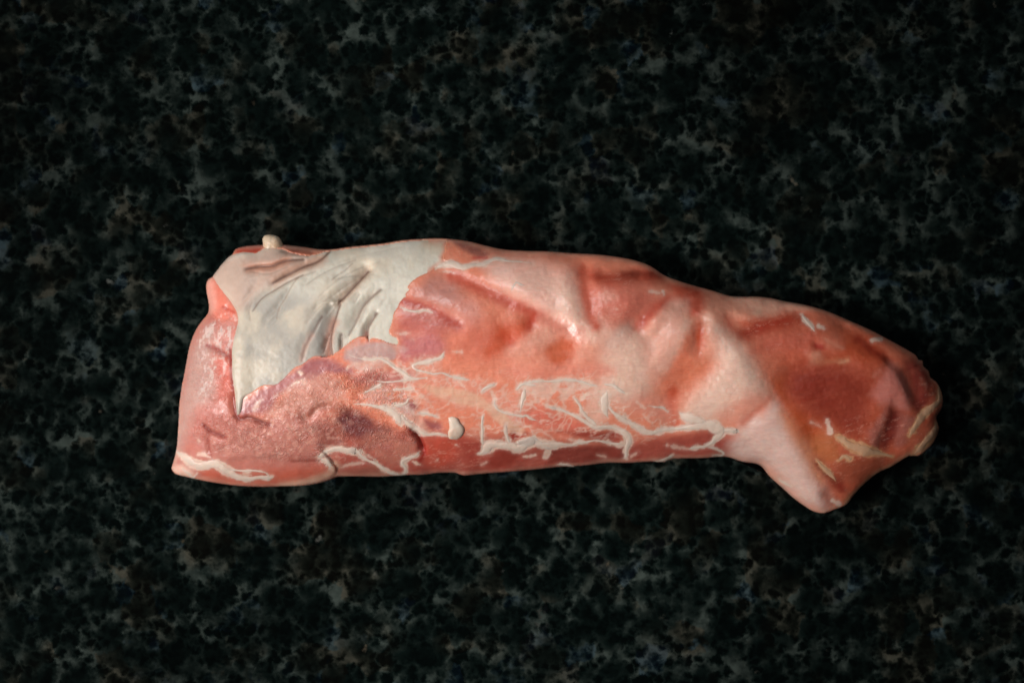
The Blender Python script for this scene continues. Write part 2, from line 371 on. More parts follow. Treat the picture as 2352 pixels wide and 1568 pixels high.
# ------------------------------------------------------------------ strands of fat: x, y, half width
STR = [
 P(Z6,(990,430,30),(960,530,42),(960,620,42),(1000,700,10)),
 P(Z6,(1000,590,12),(1080,670,22),(1150,720,32),(1230,760,34),(1300,800,38),(1370,845,36),(1450,865,28),(1550,840,28),(1650,825,25),(1780,815,26),(1900,800,38),(1990,785,48),(2080,790,66),(2150,830,62),(2170,880,46),(2110,935,30),(2080,970,25),(2000,1005,20),(1900,1020,22),(1845,1032,8)),
 P(Z6,(1745,648,14),(1790,690,38),(1850,710,50),(1930,725,50),(1990,750,45),(2050,785,40)),
 P(Z6,(2190,830,25),(2260,840,32),(2350,845,28),Z8,(200,528,26),(262,532,8)),
 P(Z6,(1425,578,5),(1500,595,12),(1570,600,12),(1625,642,4)),
 P(Z6,(640,490,8),(700,570,20),(730,640,25),(780,700,30),(830,740,25),(880,785,20)),
 P(Z6,(360,585,10),(500,620,15),(600,660,18),(700,710,22),(800,770,25),(870,805,28),(980,800,24),(1080,815,27),(1160,860,32),(1200,905,36),(1210,960,42),(1190,1030,27),(1188,1135,18)),
 P(Z6,(1140,980,30),(1050,975,16),(950,955,16),(850,945,13),(760,965,20),(700,965,27),(620,990,15),(540,985,20),(450,990,40),(370,1000,60),(300,980,48),(220,935,40),(150,945,34),(60,970,38),Z4,(2230,1030,60),(2150,1080,65),(2060,1115,62),(1960,1100,55),(1860,1080,46),(1790,1085,50),(1720,1100,75),(1660,1165,42),(1600,1185,14)),
 P(Z6,(370,1010,50),(360,1080,40),(325,1125,12)),
 P(Z6,(240,1095,16),(180,1110,12),(120,1112,6)),
 P(Z6,(1615,990,5),(1700,1010,10),(1800,1025,10),(1880,1025,10)),
 P(Z6,(40,420,10),(110,355,15),(250,325,16),(400,325,18),(560,310,20),(700,325,18),(820,365,14),(900,375,6)),
 P(Z6,(950,352,9),(1050,372,25),(1110,412,26),(1185,458,4)),
 P(Z6,(230,450,5),(310,380,6)), P(Z6,(725,522,11),(795,438,12)), P(Z6,(560,440,5),(625,365,6)), P(Z6,(375,505,9),(425,435,7)),
 P(Z6,(130,400,20),(110,500,30),(90,600,14),(80,655,6)),
 P(Z6,(20,770,4),(150,790,5),(280,830,5),(380,890,6),(430,940,5)), P(Z6,(305,812,3),(350,790,5),(445,822,3)),
 P(Z6,(470,1190,9),(560,1197,18),(650,1213,10)), P(Z6,(1490,1162,10),(1590,1142,24),(1655,1112,20),(1680,1092,7)),
 P(Z6,(1240,1110,9),(1325,1058,5)), P(Z6,(885,1093,6),(975,1112,8)),
 P(Z6,(2055,1012,8),(2150,1040,12),(2205,1075,14),(2180,1100,12),(2095,1100,7)),
 P(Z6,(510,903,8),(570,925,8),(655,945,8)),
 P(Z6,(1300,540,4),(1360,590,8),(1380,610,5)), P(Z6,(1090,620,8),(1160,660,10),(1180,690,5)),
 P(Z4,(120,48,6),(240,90,10),(380,112,20),(470,92,18),(560,130,22),(640,190,24),(740,250,26),(830,310,22),(875,332,7)),
 P(Z4,(105,215,7),(150,165,13),(220,150,14)),
 P(Z4,(1215,25,14),(1185,80,22),(1100,112,25),(1000,140,30),(920,150,26),(860,180,22),(900,222,15),(1000,250,12),(1100,270,14),(1200,262,14),(1300,300,17),(1400,322,18),(1515,342,5)),
 P(Z4,(440,352,8),(560,362,12),(700,352,12),(850,330,14),(1010,318,10)),
 P(Z4,(1920,850,35),(1918,930,30),(1940,1000,28),(1965,1070,25)),
 P(Z4,(1662,735,22),(1650,830,20),(1655,930,20),(1650,1020,22),(1665,1085,22)),
 P(Z4,(1800,560,9),(1790,620,14),(1850,690,18),(1950,722,16),(2100,750,18),(2150,740,20),(2200,780,18),(2275,802,5)),
 P(Z4,(1640,480,9),(1690,432,18),(1805,388,14)),
 P(Z4,(300,490,12),(400,440,20),(480,402,20),(492,368,5)),
 P(Z4,(190,610,7),(330,622,14),(450,642,26),(560,672,40),(640,712,50),(700,800,44),(725,850,16)),
 P(Z4,(640,625,18),(720,622,30),(790,592,18),(802,560,14),(850,550,10),(885,592,5)),
 P(Z4,(725,735,16),(790,820,28),(870,880,32),(950,930,30),(1030,960,18),(1150,952,12),(1265,982,5)),
 P(Z4,(915,720,9),(1000,720,18),(1080,742,18),(1155,762,6)),
 P(Z2,(1685,1165,22),(1740,1120,28),(1800,1085,26),(1900,1062,32),(2000,1082,40),(2090,1095,36),Z4,(150,1145,35),(230,1160,30),(280,1210,25),(350,1260,20),(450,1300,22),(540,1360,25),(620,1400,18),(715,1424,14),(770,1400,20),(775,1340,25),(735,1290,28),(760,1250,28),(830,1220,25),(900,1200,20),(935,1155,9)),
 P(Z2,(1710,1180,30),(1775,1195,40),(1810,1230,38),(1815,1275,14)),
 P(Z4,(260,1130,8),(350,1200,10),(450,1270,9)), P(Z4,(20,1340,8),(150,1300,12),(280,1285,12),(405,1290,8)),
 P(Z4,(865,1268,7),(920,1295,14),(965,1312,4)), P(Z4,(1065,1272,5),(1135,1250,9)), P(Z4,(1645,1305,9),(1695,1278,10)),
 P(Z4,(1352,1075,16),(1378,1092,10)), P(Z4,(1438,1400,12),(1442,1428,7)),
 P(Z4,(1480,950,4),(1600,1000,4)), P(Z4,(1250,330,6),(1290,400,5)), P(Z4,(1390,360,6),(1450,410,6)), P(Z4,(1760,470,5),(1800,590,5)),
 P(Z4,(2040,800,5),(2150,860,7),(2281,885,5)), P(Z4,(2100,380,14),(2200,395,22),(2270,400,12)),
 P(Z4,(560,720,8),(640,760,8)), P(Z4,(900,480,9),(1000,560,9),(1080,640,6)), P(Z4,(630,455,12),(760,440,14),(860,430,9)),
 P(Z2,(150,1090,16),(250,1160,44),(330,1220,55),(430,1250,55),(520,1232,50),(600,1240,55),(680,1290,58),(760,1345,52),(850,1385,34),(950,1392,30),(1050,1372,28),(1150,1382,34),(1195,1365,22)),
 P(Z2,(390,1125,16),(450,1135,22),(515,1152,10)), P(Z2,(740,1290,14),(850,1302,12),(980,1300,16),(1080,1312,12),(1130,1330,12),(1155,1365,8)),
 P(Z2,(215,1280,9),(280,1332,14),(330,1370,10),(385,1328,7)), P(Z2,(880,1340,7),(1000,1350,8)), P(Z2,(360,930,10),(400,980,10)),
 P(Z8,(262,540,4),(350,600,6),(430,670,7),(500,740,7),(545,778,3)),
 P(Z7,(845,372,16),(880,422,24),(930,480,20),(965,535,5)), P(Z7,(1000,482,18),(1040,502,12)), P(Z7,(1500,608,14),(1585,600,18)),
 P(Z8,(1085,420,12),(1092,470,20),(1112,535,24)), P(Z8,(930,440,4),(1040,500,5)), P(Z8,(620,975,10),(670,1010,14),(740,1045,5)), P(Z8,(820,1120,16),(875,1160,18)),  # last mark: a whitish highlight painted like fat
 P(Z8,(1130,1180,16),(1190,1210,16)), P(Z8,(170,322,8),(190,330,8)),
 P(Z5,(1575,570,12),(1585,600,10)), P(Z5,(1430,565,8),(1540,578,5)), P(Z5,(1025,748,4),(1080,750,4)), P(Z5,(480,262,5),(510,264,4)),
 P(Z3,(1985,745,10),(2010,685,16),(2042,655,14),(2100,680,12),(2145,692,5)),
 P(Z3,(1560,450,18),(1660,445,26),(1760,402,28),(1850,387,25),(1950,410,16),(2100,420,12),(2225,433,3)),
 P(Z3,(720,938,9),(830,980,14),(920,982,14),(1000,975,10),(1085,1002,3)),
 P(Z3,(1160,522,8),(1250,535,9),(1345,547,4)), P(Z3,(1130,480,25),(1280,440,44),(1420,475,40),(1530,455,26),(1600,440,14)),
 P(Z3,(850,1300,8),(870,1310,8)), P(Z3,(1290,1440,6),(1410,1450,6)), P(Z3,(640,1230,8),(750,1240,10),(830,1235,6)),
 P(Z2,(1475,240,14),(1500,255,12)), P(Z2,(1510,330,8),(1525,360,12)), P(Z2,(1000,640,6),(1030,590,12),(1055,545,5)), P(Z2,(1200,520,6),(1250,480,12),(1290,465,8)), P(Z2,(1360,400,18),(1430,360,18),(1470,345,8)),
]
WARM = [
 P(Z8,(1158,578,12),(1220,602,40),(1280,650,58),(1370,685,62),(1450,712,58),(1530,722,40),(1600,742,20),(1700,765,12)),
 P(Z8,(1185,802,12),(1240,762,22),(1290,788,22),(1315,768,8)), P(Z8,(975,788,7),(1030,850,20),(1090,910,28),(1140,960,18),(1168,1005,5)),
 P(Z8,(2120,90,10),(2135,180,28),(2120,260,34),(2040,315,36),(1965,390,42),(1905,480,38),(1850,570,20)),
 P(Z8,(2105,440,10),(2090,520,40),(2025,605,48),(1950,690,48),(1895,740,22)),
]
# ------------------------------------------------------------------ colour of the flesh: pigment and film, with some shading painted in
def window(q, r):
    j0, j1 = np.searchsorted(gx, [q[:, 0].min() - r, q[:, 0].max() + r])
    i0, i1 = np.searchsorted(gy, [q[:, 1].min() - r, q[:, 1].max() + r])
    return slice(i0, i1), slice(j0, j1)
def region(pts, soft, grow=0.0, wob=0.0, seed=1):
    q = catmull(np.vstack([place(pts), place(pts)[:1]]), 8.0)[:-1]
    w_ = window(q, soft + abs(grow) + wob * 2 + 4)
    X, Y = GX[w_], GY[w_]
    d = sdf(X, Y, q)
    if wob:
        d = d + wob * 2 * fbm(X, Y, wob * 4, seed, 4)
    R = np.zeros(GX.shape)
    R[w_] = smooth(-soft, soft, d + grow)
    return R
def streak(pts, w, seed=1, wob=.5):
    q = catmull(place(pts), 6.0)
    w_ = window(q, w * 6)
    X, Y = GX[w_], GY[w_]
    d, _, _ = seg_dist(X, Y, q)
    d = d * (1 + wob * 2 * fbm(X, Y, max(8, w), seed, 4))
    R = np.zeros(GX.shape)
    R[w_] = np.exp(-.5 * (d / w) ** 2)
    return R
def mixc(A, m, col):
    m = np.clip(m, 0, 1)[..., None]
    return A * (1 - m) + np.array(col) * m
STRFILM = np.zeros(GX.shape)
WARMFILM = np.zeros(GX.shape)
for i_, p_ in enumerate(STR + WARM):                              # ragged edge of tissue round every strand
    q_ = catmull(place(p_), 4.0)
    w_ = window(q_, 34)
    X_, Y_ = GX[w_], GY[w_]
    e_ = np.full(X_.shape, 1e9)
    for px_, py_, hw_ in q_:
        e_ = np.minimum(e_, np.hypot(X_ - px_, Y_ - py_) - hw_)
    e_ = e_ + 15 * fbm(X_, Y_, 20, 777, 5, .66)
    F_ = STRFILM if i_ < len(STR) else WARMFILM
    k_ = .8 if q_[:, 2].max() > 2.6 else .5
    F_[w_] = np.maximum(F_[w_], k_ * smooth(2.0, -2.0, e_) + .16 * smooth(9, -2, e_))
LVL = np.full(GX.shape, .78)
def lin(c_):
    v_ = np.array(c_, float) / 255
    return np.where(v_ < .04045, v_ / 12.92, ((v_ + .055) / 1.055) ** 2.4)
ALB = np.zeros(GX.shape + (3,)) + lin((205, 124, 98)) / LVL[..., None]
n1 = fbm(GX, GY, 90, 5, 4)
grain = fbm(GX * .32, GY * 1.3 + GX * .28, 8, 61, 3)
_k = [100]
def dab(z, pts, soft, col, k=.85, wob=7, line=0):
    """one patch (or line of half width `line`, in grid px) of tissue colour, with any shading there painted in"""
    global ALB
    _k[0] += 1
    P_ = P(z, *pts)
    if line:
        m_ = k * streak(P_, line, _k[0], .3)
    else:
        m_ = k * region(P_, soft * (1.7 if soft >= 8 else 1.3), 0, wob * 1.2, _k[0])
    m_ = np.clip(m_ * (1 + .35 * grain), 0, 1)
    ALB = ALB * (1 - m_[..., None]) + (lin(col) / LVL[..., None]) * m_[..., None]
PALE = (206, 170, 152)
# broad zones
dab(Q1, [(-40,300),(330,250),(430,560),(440,1060),(900,1080),(1100,1250),(1500,1300),(1500,1500),(-40,1560)], 26, (174, 106, 94), 1)
dab(Q2, [(-300,1180),(200,1200),(700,1240),(1200,1250),(1742,1220),(2000,1230),(2000,1420),(1000,1450),(-300,1500)], 14, (158, 76, 64), .95)
dab(Q3, [(640,380),(1000,420),(1400,600),(1700,900),(1500,1200),(1080,1500),(900,1250),(760,1000),(660,800)], 40, (178, 84, 58), .9)
# --- broad pale skins
dab(Q2, [(480,205),(760,200),(1000,260),(1070,420),(1060,610),(900,570),(640,400)], 20, (208, 160, 144), .85)
dab(Q2, [(640,600),(1100,600),(1220,900),(1000,920),(600,860)], 22, (206, 136, 114), .7)
dab(Q2, [(1080,600),(1340,560),(1490,740),(1500,960),(1400,1050),(1150,960)], 20, (203, 160, 144), .85)
dab(Q2, [(1060,330),(1440,340),(1560,430),(1480,560),(1120,560)], 16, (200, 126, 106), .7)
dab(Q3, [(0,280),(640,260),(620,400),(320,430),(330,760),(150,1000),(-60,900)], 18, (204, 148, 126), .7)
# --- middle
dab(Q2, [(80,370),(200,290),(330,330),(360,450),(250,490),(100,420)], 14, (168, 116, 106))
dab(Q2, [(330,430),(430,440),(470,560),(400,600),(330,530)], 18, (198, 138, 126), .8)
dab(Q2, [(0,480),(180,500),(330,580),(220,640),(0,620)], 12, (172, 92, 84))
dab(Q2, [(0,640),(240,650),(260,740),(100,780),(0,780)], 10, (172, 100, 102))
dab(Q2, [(380,600),(600,560),(700,640),(620,720),(450,750),(300,700)], 24, (192, 102, 82))
dab(Q2, [(560,590),(700,560),(780,520),(760,600),(630,720),(500,745)], 10, (188, 84, 54), .95)
dab(Q2, [(500,230),(700,215),(950,300),(1050,420),(1060,560),(1020,585),(900,530),(700,400),(560,330)], 18, (212, 168, 152), .95)
dab(Q2, [(950,330),(1010,400),(1060,520),(1040,590),(980,550),(920,460)], 12, PALE)
dab(Q2, [(520,240),(640,250),(640,290),(540,290)], 10, (203, 168, 156), .7)
dab(Q2, [(300,290),(500,390),(700,480),(800,530)], 0, (180, 80, 60), .95, line=10)
dab(Q2, [(800,530),(950,605),(1060,625)], 0, (186, 112, 94), .8, line=10)
dab(Q2, [(-20,430),(150,480),(250,530),(340,585)], 0, (160, 66, 55), .9, line=9)
dab(Q2, [(840,690),(960,655),(1020,680),(980,780),(890,805)], 8, (188, 92, 60), .95)
dab(Q2, [(630,725),(760,640),(810,575),(900,640),(860,690),(740,725)], 12, (207, 148, 128), .9)
dab(Q2, [(600,640),(640,670)], 0, (182, 74, 46), .9, line=8)
dab(Q2, [(775,520),(750,590)], 0, (176, 70, 50), .9, line=7)
dab(Q2, [(1050,640),(1170,700),(1190,880),(1100,890),(1040,760)], 14, (205, 136, 113))
dab(Q2, [(1180,760),(1330,640),(1430,700),(1430,900),(1340,1000),(1200,990),(1170,860)], 22, PALE, .95)
dab(Q2, [(1085,560),(1150,530),(1185,620),(1130,680),(1075,640)], 9, PALE)
dab(Q2, [(1200,670),(1290,590),(1340,560),(1310,640),(1210,715)], 9, (206, 170, 155))
dab(Q2, [(1060,250),(1250,275),(1450,255),(1530,290),(1480,340),(1300,355),(1120,345)], 10, (168, 70, 50), .95)
dab(Q2, [(1300,290),(1420,280),(1510,290)], 0, (136, 52, 36), .8, line=6)
dab(Q2, [(1060,260),(1080,400),(1110,520),(1140,590)], 0, (184, 86, 64), .9, line=11)
dab(Q2, [(1100,360),(1400,360),(1480,430),(1400,560),(1250,560),(1120,480)], 14, (192, 106, 88))
dab(Q2, [(1150,400),(1210,380),(1260,430),(1190,450)], 8, (205, 142, 124), .8)
dab(Q2, [(1365,600),(1420,515),(1500,435),(1570,400),(1610,440),(1490,510),(1410,595)], 8, (172, 76, 58), .95)
dab(Q2, [(1420,680),(1500,545),(1590,450),(1640,485),(1560,640),(1470,810),(1430,790)], 12, (206, 156, 138), .95)
dab(Q2, [(1560,350),(1742,340),(1760,480),(1690,535),(1650,465)], 9, (168, 72, 52), .95)
dab(Q2, [(1480,900),(1560,720),(1680,640),(1742,800),(1700,900),(1620,1020),(1580,1090),(1500,1000)], 20, (202, 112, 84), .9)
dab(Q2, [(1460,830),(1520,700),(1590,620),(1665,560),(1610,720),(1520,850)], 9, PALE, .9)
dab(Q2, [(1590,960),(1570,1050),(1600,1150)], 0, (188, 82, 56), .9, line=10)
dab(Q2, [(1380,1000),(1550,1010),(1590,1140),(1450,1130),(1360,1060)], 12, (201, 128, 108), .8)
dab(Q2, [(600,840),(1150,810),(1200,880),(700,900)], 12, (203, 122, 102), .7)
dab(Q2, [(640,1080),(850,1060),(1100,1180),(900,1210),(700,1150)], 12, (198, 104, 86), .9)
dab(Q2, [(870,1285),(1290,1285),(1295,1360),(1100,1390),(880,1375)], 7, (126, 56, 46), .95, 4)
dab(Q2, [(540,1305),(600,1290),(690,1330),(640,1400),(500,1400)], 7, (142, 58, 46), .95, 4)
dab(Q2, [(640,1205),(690,1190),(745,1210),(640,1255)], 5, (146, 50, 40), .95, 3)
dab(Q2, [(900,1190),(1180,1195),(1280,1195),(1270,1255),(1100,1250)], 7, (142, 58, 46), .9, 4)
dab(Q2, [(1345,1280),(1742,1195),(1900,1200),(1800,1290),(1500,1290),(1345,1345)], 8, (150, 70, 58), .95, 5)
dab(Q2, [(160,1230),(340,1230),(330,1340),(240,1400),(150,1380)], 10, (180, 76, 58), .9)
dab(Q2, [(330,1240),(480,1260),(460,1400),(380,1380)], 8, (152, 64, 52), .9)
# --- pale folds and lobe
dab(Q3, [(-40,420),(100,300),(160,330),(60,640),(-40,760)], 12, (205, 152, 134), .9)
dab(Q3, [(190,500),(230,415),(265,500),(215,610)], 9, (178, 76, 48), .95)
dab(Q3, [(100,770),(160,640),(330,630),(310,700),(180,790)], 14, (196, 110, 80), .8)
dab(Q3, [(275,385),(340,440),(450,530),(570,700),(620,800),(640,870),(520,900),(330,980),(170,970),(190,880),(330,700),(310,500)], 16, (206, 172, 155), 1)
dab(Q3, [(380,890),(560,800),(630,860),(500,1000),(420,1020),(320,1010)], 14, (200, 136, 116), .8)
dab(Q3, [(600,920),(690,870),(770,1030),(860,1180),(910,1300),(965,1420),(940,1510),(800,1440),(600,1250),(400,1200),(470,1020)], 14, (200, 168, 157), 1)
dab(Q3, [(740,930),(880,1150),(950,1330),(905,1330),(800,1150),(700,950)], 12, (205, 132, 96), .85)
dab(Q3, [(640,860),(560,930),(480,1000)], 0, (178, 92, 68), .65, line=6)
dab(Q3, [(410,270),(640,262),(820,300),(920,350),(800,350),(580,372),(450,312)], 8, (206, 152, 130), .95)
dab(Q3, [(540,330),(590,330),(585,385),(550,380)], 5, (206, 160, 138), .7)
dab(Q3, [(380,390),(450,465),(580,398),(800,372),(845,400),(740,450),(620,490),(480,505)], 11, (160, 56, 36), 1)
dab(Q3, [(450,420),(530,410),(540,450)], 6, (186, 88, 62), .7)
dab(Q3, [(600,500),(850,465),(910,540),(700,600),(540,590)], 14, (182, 92, 72), .9)
dab(Q3, [(1050,465),(1200,500),(1310,620),(1250,650),(1000,620),(960,560)], 16, (186, 82, 50), .9)
dab(Q3, [(1150,520),(1300,630)], 0, (150, 48, 30), .8, line=9)
dab(Q3, [(930,500),(1040,480),(1060,560),(960,590)], 10, (196, 112, 88), .8)
dab(Q3, [(860,605),(920,580),(940,640),(880,665)], 8, (206, 142, 116), .9)
dab(Q3, [(920,650),(1090,640)], 0, (200, 130, 96), .7, line=5)
dab(Q3, [(910,555),(940,565)], 0, (160, 48, 38), .9, line=5)
dab(Q3, [(640,760),(720,740),(740,860),(860,960),(980,1040),(860,1110),(760,980)], 14, (182, 82, 42), .9)
dab(Q3, [(740,700),(900,655),(1100,680),(1240,760),(1225,880),(1190,1030),(1100,1080),(960,1000),(820,920),(725,820)], 26, (132, 46, 30), .95)
dab(Q3, [(1000,800),(1150,850),(1180,960),(1060,1000)], 16, (150, 64, 46), .6)
dab(Q3, [(870,1100),(1010,1050),(1050,1200),(960,1230),(880,1180)], 12, (176, 100, 60), .9)
dab(Q3, [(1225,840),(1335,650),(1400,720),(1455,830),(1445,940),(1330,900),(1280,910)], 9, (182, 110, 98), .95)
dab(Q3, [(1400,640),(1500,640),(1575,740),(1565,900),(1480,940),(1445,790)], 9, (128, 52, 42), .95)
dab(Q3, [(1200,1060),(1290,930),(1325,905),(1322,980),(1250,1140)], 7, (176, 104, 90), .9)
dab(Q3, [(1330,910),(1400,940),(1395,1060),(1310,1165),(1275,1110)], 8, (112, 40, 32), .95)
dab(Q3, [(1400,950),(1485,985),(1420,1115),(1365,1135)], 7, (152, 88, 76), .9)
dab(Q3, [(1050,1210),(1290,1190),(1290,1265),(1080,1380),(1010,1340)], 10, (150, 74, 52), .9)
dab(Q3, [(920,1240),(990,1310),(1060,1385)], 0, (130, 44, 30), .9, line=8)
dab(Q3, [(960,1420),(985,1450)], 0, (158, 92, 76), .8, line=9)
dab(Q3, [(1060,1450),(1240,1320),(1430,1200),(1460,1210),(1260,1360),(1090,1500)], 6, (172, 118, 82), .85)
# --- left end
dab(Q1, [(70,1150),(110,950),(165,700),(240,600),(300,640),(330,850),(275,1000),(180,1080),(115,1250),(75,1340),(30,1420)], 13, (176, 138, 128), .95)  # pale sheen of the end slope, painted into its colour
dab(Q1, [(225,300),(295,315),(380,450),(415,560),(340,560),(265,480)], 6, (205, 116, 96), .8)
dab(Q1, [(240,320),(275,330),(300,460),(275,500)], 6, (208, 150, 136), .7)
dab(Q1, [(260,690),(360,560),(410,560),(400,720),(385,790)], 8, (190, 132, 122), .8)
dab(Q1, [(290,760),(390,790),(400,960),(320,990)], 12, (190, 98, 82), .9)
dab(Q1, [(430,1060),(560,955),(700,875),(860,785),(970,780),(1080,850),(900,880),(700,970),(600,1070),(450,1100)], 7, (152, 88, 88), .95)
dab(Q1, [(1040,735),(1170,690),(1290,690),(1340,770),(1200,785),(1040,785)], 5, (166, 134, 130), .85)
dab(Q1, [(1060,860),(1300,830),(1450,860),(1400,920),(1100,930)], 10, (168, 98, 92), .8)
dab(Q1, [(700,960),(860,875),(1000,880),(1050,980),(960,1040),(860,1085),(680,1105),(590,1105)], 9, (182, 127, 112), .85, 10)
dab(Q1, [(260,1290),(420,1180),(700,1130),(880,1100),(930,1200),(880,1330),(600,1375),(330,1370)], 13, (172, 111, 98), .85, 12)
dab(Q1, [(400,1110),(520,1140),(640,1170)], 0, (126, 56, 46), .7, line=3)
dab(Q1, [(760,1110),(900,1060),(1030,1060)], 0, (140, 84, 72), .6, line=8)
dab(Q1, [(1000,1120),(1080,1065),(1180,1110),(1310,1200),(1210,1290),(1100,1230),(1030,1200)], 8, (112, 54, 52), .95)
dab(Q1, [(880,1180),(1000,1180),(1020,1290),(930,1300)], 10, (132, 72, 62), .8)
dab(Q1, [(1090,1255),(1280,1190),(1380,1240),(1480,1230),(1440,1340),(1300,1370)], 10, (168, 106, 90), .9, 12)
dab(Q1, [(1200,1270),(1320,1260),(1300,1340)], 8, (138, 72, 64), .7)
dab(Q1, [(1340,1050),(1440,1010),(1480,1060),(1400,1100)], 6, (128, 66, 72), .8)
dab(Q1, [(1500,1120),(1610,1150),(1600,1200),(1520,1180)], 6, (140, 74, 76), .8)
dab(Q1, [(1420,1190),(1480,1240),(1510,1310),(1480,1370)], 0, (138, 30, 20), .9, line=4)
dab(Q1, [(180,1385),(500,1425),(900,1405),(960,1440),(700,1515),(300,1500)], 9, (180, 90, 70), .9)
dab(Q1, [(990,1390),(960,1440),(850,1485),(680,1515)], 0, (206, 166, 142), .8, line=7)
dab(Q1, [(1010,1430),(1200,1400),(1350,1460),(1000,1490)], 7, (140, 82, 68), .9)
dab(Q1, [(30,1400),(120,1390),(170,1440),(80,1460)], 7, (208, 172, 156), .8)
dab(Z1, [(800,330),(900,225),(1150,225),(1060,320),(900,312)], 4, (150, 52, 38), .95, 2)  # red muscle behind the nub, its shadow painted in
dab(Z1, [(1380,215),(1560,235),(1720,330),(1450,310)], 6, (88, 40, 30), .9, 2)
dab(Z3, [(1300,170),(1500,210),(1720,330),(1620,370),(1400,260)], 6, (140, 84, 74), .85, 3)
dab(Z3, [(1560,375),(1700,375)], 0, (170, 66, 58), .8, line=3)
# --- pale lit rim painted round the edge
ALB = mixc(ALB, .38 * smooth(16, 2, SD + 10 * fbm(GX, GY, 40, 66, 3)), lin((206, 160, 138)) / .8)
# --- connective tissue: a stretched web, thin skins, and the tissue round every strand
def tissue(m_, col=(207, 176, 160)):
    global ALB
    m_ = np.clip(m_, 0, .95)[..., None]
    ALB = ALB * (1 - m_) + (lin(col) / LVL[..., None]) * m_
fx, fy = GX * .30 - GY * .12, GY + GX * .20
fib = np.abs(fbm(fx, fy, 15, 41, 4))
fib2 = np.abs(fbm(GX * .9 + GY * .5, GY * .8 - GX * .3, 30, 47, 3))
WEB = region([(780,835),(900,822),(1010,832),(1130,875),(1240,862),(1390,866),(1445,930),(1560,955),(1480,1005),(1300,990),(1180,1015),(1050,990),(930,935),(840,885)], 18, 0, 14, 23)
PATCHY = smooth(-.15, .2, fbm(GX, GY, 60, 48, 3))
tissue(WEB * smooth(.055, .0, fib) * .8 * (.35 + .65 * PATCHY))
tissue(WEB * smooth(.05, .0, fib2) * .55)
tissue(.38 * region(P(Z4,(820,160),(1150,120),(1200,260),(1550,340),(1700,420),(1900,500),(2200,560),(2000,880),(1700,700),(1350,640),(1000,480),(850,330)), 12, 0, 14, 24) * (.5 + PATCHY), (204, 158, 144))
tissue(.80 * region(P(Z4,(930,395),(1120,400),(1400,440),(1600,520),(1800,620),(1950,780),(2120,920),(1950,910),(1830,820),(1700,700),(1500,640),(1300,590),(1100,500)), 6, 0, 9, 78) * smooth(.0, .05, fib + .01), (203, 163, 138))
tissue(.66 * region(P(Z6,(20,350),(300,312),(600,298),(835,330),(820,420),(720,500),(620,450),(520,540),(400,480),(350,580),(150,570),(40,470)), 5, 0, 9, 25) * smooth(-.16, .04, fbm(GX + GY, GY - GX * .5, 26, 55, 4)))
tissue(.55 * region(P(Z6,(820,400),(970,420),(1010,690),(900,760),(760,640),(780,500)), 9, 0, 9, 26))
tissue(.5 * region(P(Z4,(130,160),(260,130),(480,110),(560,180),(400,260),(250,250)), 6, 0, 6, 27), (186, 160, 150))
tissue(.55 * region(P(Z4,(160,590),(320,480),(520,400),(860,420),(1060,560),(1180,720),(940,740),(700,660),(400,640)), 8, 0, 12, 28) * smooth(.16, .02, np.abs(fbm(GX, GY * 1.2, 22, 58, 4))), (196, 160, 150))
tissue(.6 * region(P(Z4,(560,640),(760,600),(900,720),(1000,850),(1020,950),(900,900),(760,800)), 7, 0, 7, 59) * (.5 + PATCHY), (200, 172, 160))
tissue(.5 * region(P(Z3,(80,1400),(240,1290),(300,1400),(520,1330),(800,1420),(560,1480),(140,1500)), 6, 0, 6, 29), (180, 150, 142))
tissue(.55 * streak(P(Z8,(1880,740),(1700,850),(1550,920),(1400,1040)), 6, 31), (190, 135, 98))
tissue(.5 * streak(P(Z7,(1060,600),(1150,650),(1225,690)), 3, 161), (200, 135, 112))
tissue(.5 * streak(P(Z7,(1200,825),(1280,800)), 3, 162), (205, 150, 118))
tissue(.4 * streak(P(Z7,(1520,950),(1575,890)), 4, 163), (190, 120, 104))
tissue(.4 * streak(P(Z7,(1975,990),(2010,1050)), 4, 164), (180, 110, 92))
tissue(STRFILM)
tissue(WARMFILM, (200, 144, 106))
TAN = region([(545,975),(600,955),(640,918),(700,880),(770,866),(830,868),(860,890),(812,930),(860,935),(800,975),(790,1010),(835,1045),(760,1056),(640,1048),(545,1040),(490,1020),(470,1000),(520,975)], 30, 6, 14, 9)
# painted white glints on the cut end, stretched downwards, and pale specks on the wrinkled skin
tissue(.62 * region(P(Z1,(600,1080),(700,1000),(850,1080),(830,1350),(740,1500),(640,1420),(520,1390),(420,1500),(400,1300),(480,1150)), 8, 0, 8, 181) * smooth(.03, .12, fbm(GX * 1.5, GY * .7, 7, 182, 3)), (205, 188, 180))
tissue(.55 * region(P(Z2,(380,40),(560,20),(700,60),(700,200),(620,330),(560,430),(470,560),(400,500),(440,250)), 8, 0, 8, 183) * smooth(.05, .13, fbm(GX * 1.5, GY * .7, 7, 184, 3)), (205, 186, 178))
tissue(.30 * TAN * smooth(.05, .15, fbm(GX, GY, 9, 185, 4)), (212, 164, 146))
dab(Z1, [(510,1370),(620,1410),(720,1470),(800,1540)], 0, (132, 44, 36), .85, line=3)
dab(Z1, [(690,930),(760,965),(820,1000)], 0, (170, 64, 48), .8, line=2.5)
dab(Z2, [(440,800),(530,880),(620,915),(690,945)], 0, (128, 48, 40), .85, line=2.5)
dab(Z2, [(780,640),(840,745),(920,722),(1000,742),(1080,778),(1160,797)], 0, (120, 50, 42), .85, line=2.5)
dab(Z2, [(738,0),(742,100),(747,250),(768,450),(782,640),(825,745)], 0, (126, 42, 35), .85, line=3)
dab(Z2, [(500,960),(505,1060),(530,1140)], 0, (150, 66, 56), .6, line=3)
